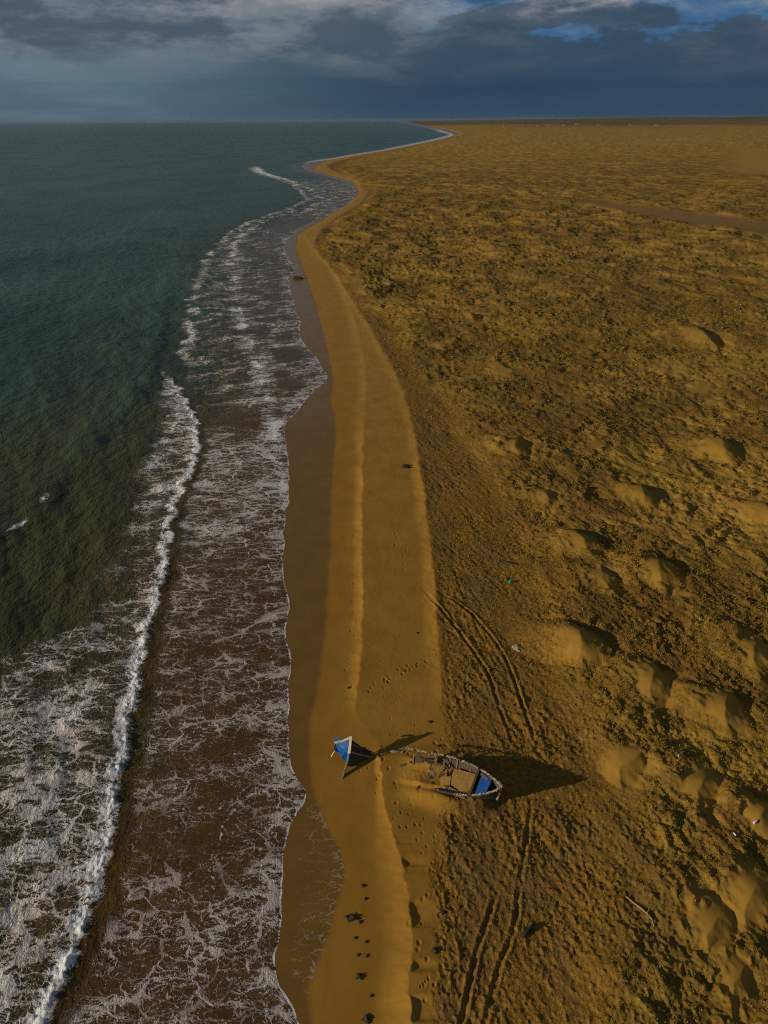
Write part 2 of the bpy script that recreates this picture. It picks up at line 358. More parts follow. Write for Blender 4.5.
def mat_sea():
    m, t, b = material('sea water and foam')
    pos = t.new('ShaderNodeNewGeometry').outputs['Position']
    foam, turb, shal, ripple = [t.attr(k) for k in SEAF]
    patch = t.noise(t.mapping(pos, (.02, .012, 1), (0, 0, .5)), 1.0, 4)
    deep = t.mix(t.step(patch, .35, .65), (.010, .056, .042), (.027, .104, .070))
    oliv = t.mix(t.step(patch, .35, .65), (.044, .055, .020), (.060, .066, .024))
    brow = t.mix(t.step(t.noise(pos, .5, 3), .3, .7), (.076, .041, .010), (.105, .057, .014))
    col = t.mix(turb, deep, oliv)
    col = t.mix(shal, col, brow)
    # foam: torn nets of bubbles of three sizes, drawn out along the flow
    def warped(scale, detail, amount, seed):
        sc = t.new('ShaderNodeVectorMath', operation='MULTIPLY_ADD'); t.l.new(t.noise(t.mapping(pos, (1, 1, 1), (0, 0, 0), (seed, seed, 0)), scale, detail, .6, 0, True), sc.inputs[0])
        sc.inputs[1].default_value = (amount, amount, 0); t.l.new(pos, sc.inputs[2]); return sc.outputs[0]
    w1 = warped(.5, 4, 1.9, 0); w2 = warped(1.4, 3, .8, 9)
    m1 = t.mapping(w1, (.50, 1.15, 1), (0, 0, -.52)); m2 = t.mapping(w2, (.42, 1.15, 1), (0, 0, -.58))
    def vor(vec, scale):
        v = t.new('ShaderNodeTexVoronoi', feature='DISTANCE_TO_EDGE'); t.l.new(vec, v.inputs['Vector']); v.inputs['Scale'].default_value = scale
        return v.outputs['Distance']
    def iso(vec, scale, seed):
        n = t.noise(t.mapping(vec, (1, 1, 1), (0, 0, 0), (seed, seed * 1.7, 0)), scale, 3, .55)
        return t.math('ABSOLUTE', t.math('SUBTRACT', n, .5))
    patchy = t.step(t.noise(m2, .42, 4, .65), .34, .66, .35, 1.5)
    tear = t.step(t.noise(m2, 1.7, 3, .65), .32, .66, .45, 1.45)
    wf = t.math('MULTIPLY', t.math('MULTIPLY', foam, foam), t.math('MULTIPLY', patchy, tear))
    def lines(d, k):
        w = t.math('MULTIPLY', wf, k)
        return t.step(d, w, t.math('MULTIPLY', w, .30))
    e = lines(vor(m1, .62), .36); g = lines(vor(m2, 1.5), .22); h_ = lines(vor(m2, 3.6), .22); a = lines(iso(m1, .80, 1.3), .075); c = lines(iso(m2, 1.5, 4.1), .062)
    net = t.math('MAXIMUM', t.math('MAXIMUM', a, c), t.math('MULTIPLY', t.math('MAXIMUM', e, t.math('MAXIMUM', g, t.math('MULTIPLY', h_, .7))), t.step(foam, .22, .50)))
    grain = t.step(t.noise(pos, 7.0, 3, .7), .25, .60, .60, 1.0)
    full = t.step(t.math('ADD', foam, t.math('MULTIPLY', t.math('SUBTRACT', t.noise(pos, 2.2, 4, .7), .5), .9)), .82, 1.05)
    fm = t.math('MAXIMUM', t.math('MULTIPLY', net, grain), full)
    fm = t.math('MULTIPLY', fm, t.step(foam, .02, .16))
    thin = t.math('MULTIPLY', fm, t.math('ADD', .66, t.math('MULTIPLY', foam, .45)), clamp=True)
    fcol = t.mix(t.step(foam, .35, .9), (.60, .52, .49), (.86, .87, .90))
    col = t.mix(thin, col, fcol)
    t.put(b.inputs['Base Color'], col)
    t.put(b.inputs['Roughness'], t.math('ADD', .24, t.math('MULTIPLY', thin, .62)))
    b.inputs['IOR'].default_value = 1.333
    t.put(b.inputs['Specular IOR Level'], t.math('ADD', t.math('SUBTRACT', .15, t.math('MULTIPLY', thin, .11)), t.math('MULTIPLY', shal, .15)))
    mp2 = t.mapping(pos, (1, .55, 1), (0, 0, .45))
    h = t.math('ADD', t.math('MULTIPLY', t.noise(mp2, .55, 5, .62), 1.0), t.math('MULTIPLY', t.noise(mp2, 2.6, 3, .6), .20))
    h = t.math('MULTIPLY', h, ripple)
    h = t.math('ADD', h, t.math('MULTIPLY', thin, .16))
    bp = t.new('ShaderNodeBump'); bp.inputs['Distance'].default_value = 1.1; bp.inputs['Strength'].default_value = .8
    t.put(bp.inputs['Height'], h); t.l.new(bp.outputs[0], b.inputs['Normal'])
    return m

def mat_wood(name, c1, c2, scale=6.0, rough=.85, chips=None, chip_amount=.5):
    m, t, b = material(name)
    co = t.new('ShaderNodeTexCoord').outputs['Object']
    n = t.noise(t.mapping(co, (1, 1, 4)), scale, 5, .65)
    col = t.mix(t.step(n, .32, .68), c1, c2)
    if chips:
        k = t.noise(co, scale * .9, 5, .7)
        col = t.mix(t.step(k, chip_amount, chip_amount + .05), col, chips)
    t.put(b.inputs['Base Color'], col); b.inputs['Roughness'].default_value = rough
    bp = t.new('ShaderNodeBump'); bp.inputs['Distance'].default_value = .01; t.put(bp.inputs['Height'], n); t.l.new(bp.outputs[0], b.inputs['Normal'])
    return m
def mat_scrub():
    m, t, b = material('dry and green scrub leaves')
    tint = t.attr('tint')
    r = t.new('ShaderNodeValToRGB'); e = r.color_ramp.elements
    e[0].position = 0; e[0].color = (.17, .105, .018, 1); e[1].position = 1; e[1].color = (.37, .235, .045, 1)
    for p, c in ((.3, (.25, .175, .026)), (.6, (.34, .215, .032)), (.8, (.38, .24, .038))):
        k = e.new(p); k.color = (*c, 1)
    t.l.new(tint, r.inputs[0])
    t.put(b.inputs['Base Color'], r.outputs[0]); b.inputs['Roughness'].default_value = .8
    b.inputs['Specular IOR Level'].default_value = .15
    return m

# ------------------------------------------------------------------ object helpers
def tag(o, label=None, cat=None, group=None, kind=None):
    if label: o['label'] = label
    if cat: o['category'] = cat
    if group: o['group'] = group
    if kind: o['kind'] = kind
    return o
def link(name, me, mat=None, parent=None, smooth=False):
    o = bpy.data.objects.new(name, me); COL.objects.link(o)
    if mat: me.materials.append(mat)
    if parent: o.parent = parent
    if smooth: me.polygons.foreach_set('use_smooth', np.ones(len(me.polygons), bool))
    return o
def np_mesh(name, v, f):
    me = bpy.data.meshes.new(name)
    k = f.shape[1]
    me.vertices.add(len(v)); me.vertices.foreach_set('co', np.ascontiguousarray(v, np.float32).ravel())
    me.loops.add(f.size); me.loops.foreach_set('vertex_index', np.ascontiguousarray(f, np.int32).ravel())
    me.polygons.add(len(f)); me.polygons.foreach_set('loop_start', np.arange(0, f.size, k, dtype=np.int32))
    me.polygons.foreach_set('loop_total', np.full(len(f), k, np.int32))
    me.update(calc_edges=True)
    return me
def vattr(me, name, arr):
    a = me.attributes.new(name, 'FLOAT', 'POINT'); a.data.foreach_set('value', np.ascontiguousarray(arr, np.float32))
def empty(name, loc, rot=(0, 0, 0)):
    o = bpy.data.objects.new(name, None); COL.objects.link(o); o.location = loc; o.rotation_euler = rot; o.empty_display_size = .3
    return o
def bm_obj(name, bm, mat, parent=None, smooth=False):
    me = bpy.data.meshes.new(name); bmesh.ops.recalc_face_normals(bm, faces=bm.faces); bm.to_mesh(me); bm.free()
    return link(name, me, mat, parent, smooth)
def tube(bm, pts, rad, n=7):
    """closed tapered tube through the points; rad is a number or one per point"""
    pts = [Vector(p) for p in pts]; rads = rad if isinstance(rad, (list, tuple)) else [rad] * len(pts)
    rings = []
    for i, p in enumerate(pts):
        d = (pts[min(i + 1, len(pts) - 1)] - pts[max(i - 1, 0)]).normalized()
        a = d.orthogonal().normalized() if i == 0 else (prev - d * prev.dot(d)).normalized()
        prev = a; b_ = d.cross(a)
        rings.append([bm.verts.new(p + (a * math.cos(k * 2 * math.pi / n) + b_ * math.sin(k * 2 * math.pi / n)) * rads[i]) for k in range(n)])
    for r0, r1 in zip(rings, rings[1:]):
        for k in range(n): bm.faces.new((r0[k], r0[(k + 1) % n], r1[(k + 1) % n], r1[k]))
    bm.faces.new(rings[0][::-1]); bm.faces.new(rings[-1])
def sweep(bm, pts, w, h, up=Vector((0, 0, 1)), jag=0):
    """rectangular bar along points"""
    pts = [Vector(p) for p in pts]; rings = []
    for i, p in enumerate(pts):
        d = (pts[min(i + 1, len(pts) - 1)] - pts[max(i - 1, 0)]).normalized()
        s = d.cross(up).normalized(); u = s.cross(d).normalized()
        hw, hh = w / 2 * (1 + jag * random.uniform(-1, 1)), h / 2 * (1 + jag * random.uniform(-1, 1))
        rings.append([bm.verts.new(p + s * a * hw + u * c * hh) for a, c in ((-1, -1), (1, -1), (1, 1), (-1, 1))])
    for r0, r1 in zip(rings, rings[1:]):
        for k in range(4): bm.faces.new((r0[k], r0[(k + 1) % 4], r1[(k + 1) % 4], r1[k]))
    bm.faces.new(rings[0][::-1]); bm.faces.new(rings[-1])
def plate(bm, outline, n, th):
    """flat board: outline of 3-D points thickened along n"""
    n = Vector(n).normalized() * th
    a = [bm.verts.new(Vector(p)) for p in outline]; c = [bm.verts.new(Vector(p) + n) for p in outline]
    bm.faces.new(a[::-1]); bm.faces.new(c)
    for k in range(len(a)):
        j = (k + 1) % len(a); bm.faces.new((a[k], a[j], c[j], c[k]))
def blob(bm, r, seed, amp=.35, sub=3, squash=(1, 1, 1), freq=1.6):
    g = bmesh.ops.create_icosphere(bm, subdivisions=sub, radius=1)
    for v in g['verts']:
        d = v.co.normalized()
        k = 1 + amp * 2 * mnoise.noise(d * freq + Vector((seed * 3.1, seed, 0))) + amp * mnoise.noise(d * freq * 3 + Vector((0, seed, 7)))
        v.co = Vector((d.x * squash[0], d.y * squash[1], d.z * squash[2])) * r * k
def zt(x, y): return float(terrain(np.array([x]), np.array([y]))[0])
def spot(px, py):
    """ground point of the chart on the real terrain"""
    z = .5
    for _ in range(4):
        x, y = at(px, py, z); z = zt(x, y)
    return x, y, z

# ------------------------------------------------------------------ ground and sea sheets
FIELDS = ['damp', 'rough', 'dune', 'lace', 'semi', 'dark', 'smooth', 'bushy']
SEAF = ['foam', 'turb', 'shallow', 'ripple']
side = [52, 55, 59, 64, 71, 80, 92, 106, 122, 140, 160]
th = np.radians(np.concatenate([-np.array(side[::-1]), np.arange(-50, 50.01, .1), np.array(side), [180]]))
r = np.concatenate([[.5, 4, 8, 12, 15, 17.5], np.exp(np.arange(math.log(19), math.log(130), .0026)), np.exp(np.arange(math.log(130), math.log(1200), .0045)), np.exp(np.arange(math.log(1200), math.log(95000), .028))])
TH, RR = np.meshgrid(th, r)
GX = (RR * np.sin(TH)).ravel(); GY = (RR * np.cos(TH)).ravel()
nr, nc = TH.shape
idx = np.arange(nr * nc).reshape(nr, nc)
nxt = np.roll(idx, -1, axis=1)
QUADS = np.stack([idx[:-1].ravel(), nxt[:-1].ravel(), nxt[1:].ravel(), idx[1:].ravel()], 1)[:, ::-1]
def sheet(name, keep, z, attrs, mat):
    q = QUADS[keep[QUADS].any(1)]
    used = np.zeros(len(GX), bool); used[q] = True
    re = np.cumsum(used) - 1
    me = np_mesh(name, np.stack([GX[used], GY[used], z[used]], 1), re[q])
    for k, a in attrs.items(): vattr(me, k, a[used])
    o = link(name, me, mat, smooth=True)
    return tag(o, kind='structure')

GZ, GDW, GF = terrain(GX, GY, True)
ground = sheet('ground', GDW > -6 - .01 * RR.ravel(), GZ, dict(zip(FIELDS, GF)), mat_ground())

def sea_fields(x, y):
    px, py, mpp = survey(x, y)
    rr = np.hypot(x, y)
    near = 1 - ss(150, 420, y)
    dW = world_dist(W, x, y, px, py, mpp) + lobes(y) * near
    off = -dW
    jig = 1.3 * pn(y / 5, x / 20, 101) + .65 * pn(y / 1.6, x / 5, 102) + .40 * pn(y / .65, x / 1.5, 103)
    jig = jig * (.6 + .4 * ss(40, 100, y))
    f1 = world_dist(F1, x, y, px, py, mpp) + jig
    f0 = world_dist(F0, x, y, px, py, mpp) + .5 * pn(y / 9, x / 9, 105)
    f2 = world_dist(F2, x, y, px, py, mpp, 3) + jig * 1.6
    f3 = world_dist(F3, x, y, px, py, mpp, 3) + jig * 1.8
    a1 = (ss(365, 400, py) * .13 + .07 * ss(420, 560, py)) * np.clip(.85 + 1.1 * pn(y / 7, x / 30, 107) + .5 * pn(y / 2.2, x / 9, 108), .15, 1.6)
    front = a1 * np.where(f1 < 0, np.exp(f1 / 4.5), np.exp(-(f1 / .8) ** 2))
    a0 = .36 * ss(440, 500, py) + .40 * ss(225, 320, py) * (1 - ss(440, 490, py))
    swell = a0 * np.where(f0 < 0, np.exp(-(f0 / 4.5) ** 2), np.exp(-(f0 / 2.0) ** 2))
    deep = ss(3, 25, off)
    dx, dy = x * .90 + y * .43, y * .90 - x * .43
    cut = 1 - ss(250, 700, rr)
    chop = .42 * pn(dx / 5.5, dy / 13, 111) + .26 * pn(dx / 2.3, dy / 5.5, 112) + .85 * pn(dx / 17, dy / 45, 113) + .09 * pn(dx / 1.0, dy / 2.0, 114)
    z = deep * cut * chop + front + swell
    # ---- foam
    patch = fbm(x / 5.5, y / 8, 3, 121)
    streak = fbm((x * .86 + y * .5) / 9, (y * .86 - x * .5) / 2.6, 3, 123)
    ext = table([(360, 4), (375, 8), (400, 30), (440, 58), (480, 72), (520, 62), (560, 72), (600, 110), (640, 150), (700, 220), (1100, 460)])(py) * mpp
    amp = table([(360, 0), (372, .3), (385, .62), (480, .48), (520, .36), (560, .36), (620, .47), (700, .53), (1100, .58)])(py)
    bay = ss(172, 184, py) * (1 - ss(212, 232, py)) * ss(-8, 4, px - F2(py) + 6 * patch) * (dW < .3) * (.44 + .35 * patch + .35 * streak)
    tail = amp * np.where(f1 < 0, 1 - ss(.45, 1.05, -f1 / ext), 0) * (f1 < .2)
    crest = ss(366, 382, py) * np.where(f1 < 0, np.exp(-(f1 / (1.25 + .8 * pn(y / 3, x / 9, 109))) ** 2), np.exp(-(f1 / .55) ** 2)) * np.clip(1.0 + .7 * pn(y / 1.4, x / 2.2, 110), .7, 1.1)
    fo = np.maximum(tail + .30 * patch * (tail > .02) + .25 * streak * (tail > .02), crest)
    low = ss(400, 450, py)
    sw = low * ss(.3, 2.2, f1) * (dW < .3) * (.385 + .06 * ss(3.0, .2, off) + .16 * ss(600, 470, py) + .04 * ss(850, 1000, py) + .20 * streak + .12 * patch)
    fo = np.maximum(fo, sw)
    up = ss(212, 232, py) * (1 - low)
    mid = up * ss(-1.5, 1.5, f3) * (dW < .3) * (.335 + .26 * patch + .32 * streak + .22 * np.exp(-np.abs(f2) / 4) + .14 * ss(6, 0, off))
    fo = np.maximum(np.maximum(fo, mid), bay)
    l2 = ss(164, 169, py) * (1 - ss(500, 540, py)) * np.where(f2 < 0, np.exp(-(f2 / (1.8 + .012 * rr)) ** 2), np.exp(-(f2 / (.7 + .004 * rr)) ** 2)) * np.clip(.52 + 1.0 * patch + .5 * ss(190, 170, py), 0, 1)
    l4 = ss(212, 235, py) * (1 - ss(440, 480, py)) * np.exp(-np.abs(world_dist(F2, x, y, px, py, mpp, 3) - off * .75 + 2.5 * pn(y / 9, x / 16, 137)) / (.8 + .003 * rr)) * (.45 + .7 * streak)
    fo = np.maximum(fo, l4 * (dW < 0))
    l3 = ss(176, 184, py) * (1 - ss(350, 380, py)) * np.exp(-(f3 / (1.5 + .004 * rr)) ** 2) * (.62 + .5 * patch)
    fo = np.maximum(fo, np.maximum(l2, l3))
    # swash line and the one it overtook
    edge = np.exp(-(np.abs(off - .07) / (.085 + .0010 * rr)) ** 2) * (.75 + .5 * pn(y / 1.3, x / 4, 135))
    f4 = off - 1.3 - 1.6 * np.abs(pn(y / 5.5, x / 30, 131)) - .5 * pn(y / 1.4, x / 5, 132)
    edge2 = np.exp(-(f4 / .16) ** 2) * .55 * near
    f5 = off - 3.8 - 2.6 * np.abs(pn(y / 7, x / 30, 133)) - .5 * pn(y / 1.6, x / 5, 134)
    edge3 = np.exp(-(f5 / .2) ** 2) * .5 * near * low
    fo = np.maximum(fo, np.maximum(edge, np.maximum(edge2, edge3)))
    farline = (1 - ss(160, 168, py)) * ss(125, 132, py) * np.where(off > 0, np.exp(-(off / (6 + .010 * rr)) ** 2), 1) * .8
    sp = ss(170, 178, py) * 0
    fo = np.maximum(fo, farline)
    # second line of breakers off the far bay
    b2 = np.exp(-(((px - 450) / 16) ** 2)) * 0
    # white tips on the outer swell and scattered whitecaps
    tips = np.exp(-(f0 / .6) ** 2) * (np.exp(-((py - 526) / 5.5) ** 2) + .9 * np.exp(-((py - 501) / 5) ** 2) + .4 * np.exp(-((py - 540) / 9) ** 2)) * .95
    wc = ss(.58, .68, fbm(dx / 6, dy / 14, 2, 141)) * deep * ss(60, 250, off) * .75 * (1 - ss(900, 2500, rr))
    fo = np.clip(np.maximum(fo, np.maximum(tips, wc)), 0, 1.1)
    # lumps of the breaking crest
    lump = np.clip(fo - .45, 0, 1)
    z = z + lump * (.22 * np.abs(pn(x / .8, y / .8, 151)) + .20 * pn(x / .35, y / .35, 152)) * (1 - ss(120, 300, rr)) * ss(.3, 1.2, off)
    z = np.where(off < .8, z * ss(-.2, 1.2, off), z)
    z = z + .02 * ss(0, .5, off)
    turb = np.clip(ss(115, 15, off + 14 * pn(x / 20, y / 26, 161)) * (.55 + .45 * ss(200, 80, y)) + .25 * ss(110, 30, y) , 0, 1)
    turb = turb * (1 - .55 * np.clip(swell, 0, 1)) * (1 - ss(350, 900, rr))
    shal = ss(26, 5, off + 6 * pn(x / 9, y / 12, 162)) * (.35 + .65 * ss(250, 90, y)) * (1 - .75 * np.clip(front / .6, 0, 1) * (f1 < .3))
    shal = np.maximum(shal, .9 * ss(1.5, 4, f1) * low)
    shal = np.maximum(shal, .55 * ss(26, 8, off) * (1 - ss(600, 1300, rr)))
    rip = np.clip(.10 + .9 * ss(4, 20, off), 0, 1) * (1 + 1.6 * ss(250, 2500, rr))
    return dW, z, np.stack([fo, turb, shal, rip])
SDW, SZ, SF = sea_fields(GX, GY)
sea = sheet('sea', SDW < 2.5 + .008 * RR.ravel(), SZ, dict(zip(SEAF, SF)), mat_sea())

# ------------------------------------------------------------------ scrub of the dune field
def scrub(n, r0, r1, amin, amax, leaves, rad, leaf, seed, thr, litter=0.0):
    g = np.random.default_rng(seed)
    u = g.random(n)
    rad_ = np.sqrt(r0 ** 2 + u * (r1 ** 2 - r0 ** 2)) if r1 < 200 else r0 * (r1 / r0) ** u
    a = np.radians(g.uniform(amin, amax, n))
    x = rad_ * np.sin(a); y = rad_ * np.cos(a)
    z, dw, f = terrain(x, y, True)
    w = f[2] * (1 - .85 * f[6]) * (1 - f[5])
    dens = fbm(x / 8, y / 8, 3, 201) * (1 - .5 * ss(150, 300, rad_)) + .45 * fbm(x / 2.6, y / 2.6, 2, 203) * (1 - ss(150, 300, rad_)) + ss(120, 300, rad_) * .9 * fbm(x / 75, y / 75, 3, 205)
    edge = f[1] * (1 - f[2]) * (.16 + .5 * ss(60, 160, y))
    k = (w * ss(thr, thr + .5, dens) + edge * ss(.0, .4, dens)) > g.random(n) * .8
    if litter: k = f[1] * (1 - f[6]) * ss(-.5, .5, fbm(x / 2.2, y / 2.2, 3, 207)) * litter > g.random(n)
    x, y, z, dens, rad_ = x[k], y[k], z[k], dens[k], rad_[k]
    m = len(x)
    size = g.uniform(.55, 1.25, m) * (1 + .5 * dens)
    R = (rad[0] + (rad[1] - rad[0]) * ss(r0, r1, rad_)) * size
    L = (leaf[0] + (leaf[1] - leaf[0]) * ss(r0, r1, rad_))
    # one quad per leaf
    rep = lambda q: np.repeat(q, leaves)
    az = g.uniform(0, 2 * math.pi, m * leaves); el = np.arcsin(g.uniform(-.05, 1, m * leaves)); rr = g.uniform(.15, 1, m * leaves) ** .6
    cx = rep(x) + rep(R) * rr * np.cos(az) * np.cos(el); cy = rep(y) + rep(R) * rr * np.sin(az) * np.cos(el); cz = rep(z) - .03 + rep(R) * .62 * rr * np.sin(el)
    c = np.stack([cx, cy, cz], 1)
    d = np.stack([np.cos(az) * np.cos(el), np.sin(az) * np.cos(el), np.sin(el) + .35], 1) + g.normal(0, .55, (m * leaves, 3))
    d /= np.linalg.norm(d, axis=1, keepdims=True)
    s = np.cross(d, g.normal(0, 1, (m * leaves, 3))); s /= np.linalg.norm(s, axis=1, keepdims=True)
    l = (rep(L) * g.uniform(.6, 1.4, m * leaves))[:, None]; wd = l * g.uniform(.16, .34, m * leaves)[:, None]
    v = np.stack([c - d * l * .5 - s * wd * .4, c - d * l * .5 + s * wd * .4, c + d * l * .5 + s * wd, c + d * l * .5 - s * wd], 1).reshape(-1, 3)
    tint = np.clip(rep(g.beta(1.6, 1.8, m) if not litter else g.beta(1.2, 1.2, m)) + g.normal(0, .12, m * leaves), 0, 1)
    return v, np.repeat(tint, 4)
parts = [scrub(16000, 24, 75, 8, 52, 12, (.11, .20), (.09, .12), 301, -.25), scrub(13000, 70, 200, -8, 38, 9, (.20, .42), (.14, .28), 302, -.15), scrub(8000, 190, 2600, -16, 40, 6, (.45, 1.7), (.40, 1.4), 303, .0),
         scrub(75000, 24, 80, -2, 52, 6, (.06, .12), (.07, .11), 304, 0, 1.0), scrub(24000, 75, 220, -10, 38, 5, (.12, .30), (.12, .28), 305, 0, 1.0)]
sv = np.concatenate([p[0] for p in parts]); st = np.concatenate([p[1] for p in parts])
sme = np_mesh('dune_scrub', sv, np.arange(len(sv)).reshape(-1, 4)); vattr(sme, 'tint', st)
tag(link('dune_scrub', sme, mat_scrub()), 'low dry olive scrub scattered over the sand dunes inland of the beach', 'scrub', kind='stuff')

# ------------------------------------------------------------------ wrecked boat
M_GREY = mat_wood('weathered grey wood', (.12, .08, .042), (.27, .19, .115))
M_RAIL = mat_wood('bleached rail wood', (.26, .20, .135), (.52, .45, .36), 5, .85, (.10, .065, .035), .53)
M_DARK = mat_wood('dark tarred planking', (.050, .036, .022), (.11, .080, .048))
M_TAN = mat_wood('sandy floor boards', (.30, .165, .038), (.42, .235, .06), 4)
M_BLUE = mat_wood('worn blue paint', (.008, .075, .34), (.016, .115, .44), 5, .6, (.17, .11, .045), .60)
M_BLUE2 = mat_wood('fresh blue paint', (.008, .125, .50), (.020, .20, .62), 3, .5, (.30, .29, .24), .57)
M_CREAM = mat_wood('cream painted rail', (.66, .58, .38), (.78, .70, .50), 5, .6, (.30, .20, .08), .62)
M_TEAL = mat_wood('teal paint', (.02, .20, .42), (.03, .28, .48), 3, .6)

def Bq(s, side, hgt):
    """hull surface of the wreck: s along the boat, side -1 starboard / +1 port, hgt 0 keel .. 1 gunwale"""
    half = 1.52 * (1 - max(0, (s - .42) / .58) ** 2.2) ** .74 if s < 1 else 0
    half *= .80 + .20 * min(1, s / .35)
    top = .92 + .42 * s + .40 * s ** 4
    keel = -.80 + .25 * max(0, (s - .8) / .2) ** 2
    fl = hgt ** .55
    rake = .35 * max(0, s - .8) / .2 * (hgt - 1)
    return Vector((BLEN * s + rake, side * half * fl, keel + (top - keel) * hgt))
gz = zt(BX0, BY0)
boat = empty('wrecked_boat', (BX0, BY0 - .15, .62), (math.radians(7), 0, BYAW))
tag(boat, 'broken wooden fishing boat half filled with sand, blue foredeck at its pointed bow', 'boat')
def shell(side, s0, s1, ns=40, nh=8, jag=0.0, seed=0):
    bm = bmesh.new(); outer = []; inner = []
    for i in range(ns + 1):
        s = s0 + (s1 - s0) * i / ns
        cut = 1 - jag * (1 - ss(.15, .55, np.array(s)).item()) * (.5 + .9 * mnoise.noise(Vector((s * 14, seed, 0)))) if jag else 1
        ro, ri = [], []
        for j in range(nh + 1):
            h = min(cut, 1.0) * j / nh
            p = Bq(s, side, h); ro.append(bm.verts.new(p))
            q = p + Vector((-.02 if s > .95 else 0, -side * .06 * (1 if s < .97 else .3), .02)); ri.append(bm.verts.new(q))
        outer.append(ro); inner.append(ri)
    for i in range(ns):
        for j in range(nh):
            bm.faces.new((outer[i][j], outer[i + 1][j], outer[i + 1][j + 1], outer[i][j + 1]))
            bm.faces.new((inner[i][j], inner[i][j + 1], inner[i + 1][j + 1], inner[i + 1][j]))
        bm.faces.new((outer[i][nh], outer[i + 1][nh], inner[i + 1][nh], inner[i][nh]))
    return bm
bm_obj('hull_planking', shell(1, .02, .995, jag=.62, seed=1), M_DARK, boat)
bm_obj('hull_planking', shell(-1, .36, .995, jag=.75, seed=5), M_DARK, boat)
def rail(side, s0, s1, n=14, w=.105, h=.09, lift=.04):
    bm = bmesh.new()
    sweep(bm, [Bq(s0 + (s1 - s0) * i / n, side, 1) + Vector((0, 0, lift + .07 * mnoise.noise(Vector((i * .9, s0 * 9, side))))) for i in range(n + 1)], w, h, jag=.42)
    return bm
for s0, s1 in ((-.04, .05), (.08, .18), (.22, .36), (.385, .53), (.55, .73), (.76, .985)): bm_obj('gunwale', rail(1, s0, s1), M_RAIL, boat)
for s0, s1 in ((.60, .73), (.765, .985)): bm_obj('gunwale', rail(-1, s0, s1), M_RAIL, boat)
# ribs, broken at different heights
for side in (1, -1):
    for k, s in enumerate(np.arange(.06, .92, .075)):
        if side < 0 and s < .34 or k % 3 == 1: continue
        top = 1.0 + random.uniform(-.15, .16) if s > .3 else random.uniform(.75, 1.12)
        bm = bmesh.new()
        sweep(bm, [Bq(s, side, max(.02, h) * top) + Vector((0, -side * .10, .0)) for h in (.25, .45, .65, .85, 1.0)], .09, .10, Vector((1, 0, 0)), .15)
        bm_obj('rib', bm, M_GREY, boat)
# stem post at the bow
bm = bmesh.new(); sweep(bm, [Bq(.995, 1, h) + Vector((.05 + .03 * h, 0, 0)) for h in (0, .3, .6, .9, 1.08)], .16, .20, Vector((0, 1, 0))); bm_obj('stem_post', bm, M_RAIL, boat)
bm = bmesh.new(); sweep(bm, [Bq(.97, 1, 1) + Vector((0, .10, .08)), Bq(.99, 1, 1) + Vector((.05, 0, .10)), Bq(.97, -1, 1) + Vector((0, -.10, .08))], .16, .10); bm_obj('bow_cap', bm, M_RAIL, boat)
# blue foredeck with the dark beam under its aft edge
bm = bmesh.new()
e0 = [Bq(s, 1, 1) + Vector((0, -.14, -.10)) for s in (.785, .81, .84, .875, .895)]; e1 = [Bq(s, -1, 1) + Vector((0, .14, -.10)) for s in (.885, .87, .84, .81, .785)]
plate(bm, e0 + e1, (0, 0, 1), .05); fd = bm_obj('foredeck', bm, M_BLUE, boat)
bm = bmesh.new()
for a_, b_ in (((.775, .75), (.86, .55)),):
    c0, c1 = Bq(a_[0], 1, 1), Bq(b_[0], 1, 1)
    sweep(bm, [(c0.x, a_[1] * c0.y, c0.z - .02), (c1.x, b_[1] * c1.y, c1.z - .02)], .16, .05, jag=.3)
bm_obj('deck_plank', bm, M_GREY, fd)
bm = bmesh.new(); sweep(bm, [Bq(.745, 1, .98), Bq(.745, -1, .98)], .10, .20); bm_obj('deck_beam', bm, M_DARK, boat)
bm = bmesh.new(); q = [Bq(.735, 1, .97), Bq(.735, 1, .3), Bq(.735, -1, .3), Bq(.735, -1, .97)]; plate(bm, q, (-1, 0, 0), .05); bm_obj('bulkhead', bm, M_DARK, boat)
# boards lying over the sand fill amidships, each a little askew
fl = lambda s, f, z: Vector((BLEN * s, f * 1.4, z + .52))
bm = bmesh.new(); plate(bm, [fl(.50, .62, .30), fl(.72, .66, .42), fl(.722, -.70, .36), fl(.50, -.30, .24)], (0, 0, 1), .05); bm_obj('floor_panel', bm, M_TAN, boat)
bm = bmesh.new(); plate(bm, [fl(.40, -.10, .20), fl(.50, .10, .30), fl(.52, -.42, .28), fl(.43, -.55, .16)], (-.1, 0, 1), .05); bm_obj('floor_panel', bm, M_TAN, boat)
bm = bmesh.new(); plate(bm, [fl(.52, -.50, .26), fl(.70, -.72, .34), fl(.70, -.92, .30), fl(.46, -.86, .16)], (0, -.1, 1), .05); bm_obj('floor_panel', bm, M_GREY, boat)
# broken frames and a thwart aft of the boards
bm = bmesh.new(); sweep(bm, [fl(.30, .75, .42), fl(.315, .2, .36), fl(.33, -.45, .12)], .20, .09, jag=.2); bm_obj('thwart', bm, M_GREY, boat)
bm = bmesh.new(); sweep(bm, [fl(.385, .85, .52), fl(.40, .3, .34), fl(.37, -.1, .20)], .15, .09, jag=.2); bm_obj('thwart', bm, M_GREY, boat)
for k in range(9):
    s = random.uniform(.26, .46); f = random.uniform(-.4, .8); a = random.uniform(0, math.pi); l = random.uniform(.3, .8)
    bm = bmesh.new(); c = fl(s, f, random.uniform(.15, .36)); d = Vector((math.cos(a), math.sin(a), random.uniform(-.1, .35))) * l / 2
    sweep(bm, [c - d, c, c + d], random.uniform(.07, .14), .04, jag=.3); bm_obj('broken_frame', bm, random.choice((M_DARK, M_GREY, M_DARK)), boat)
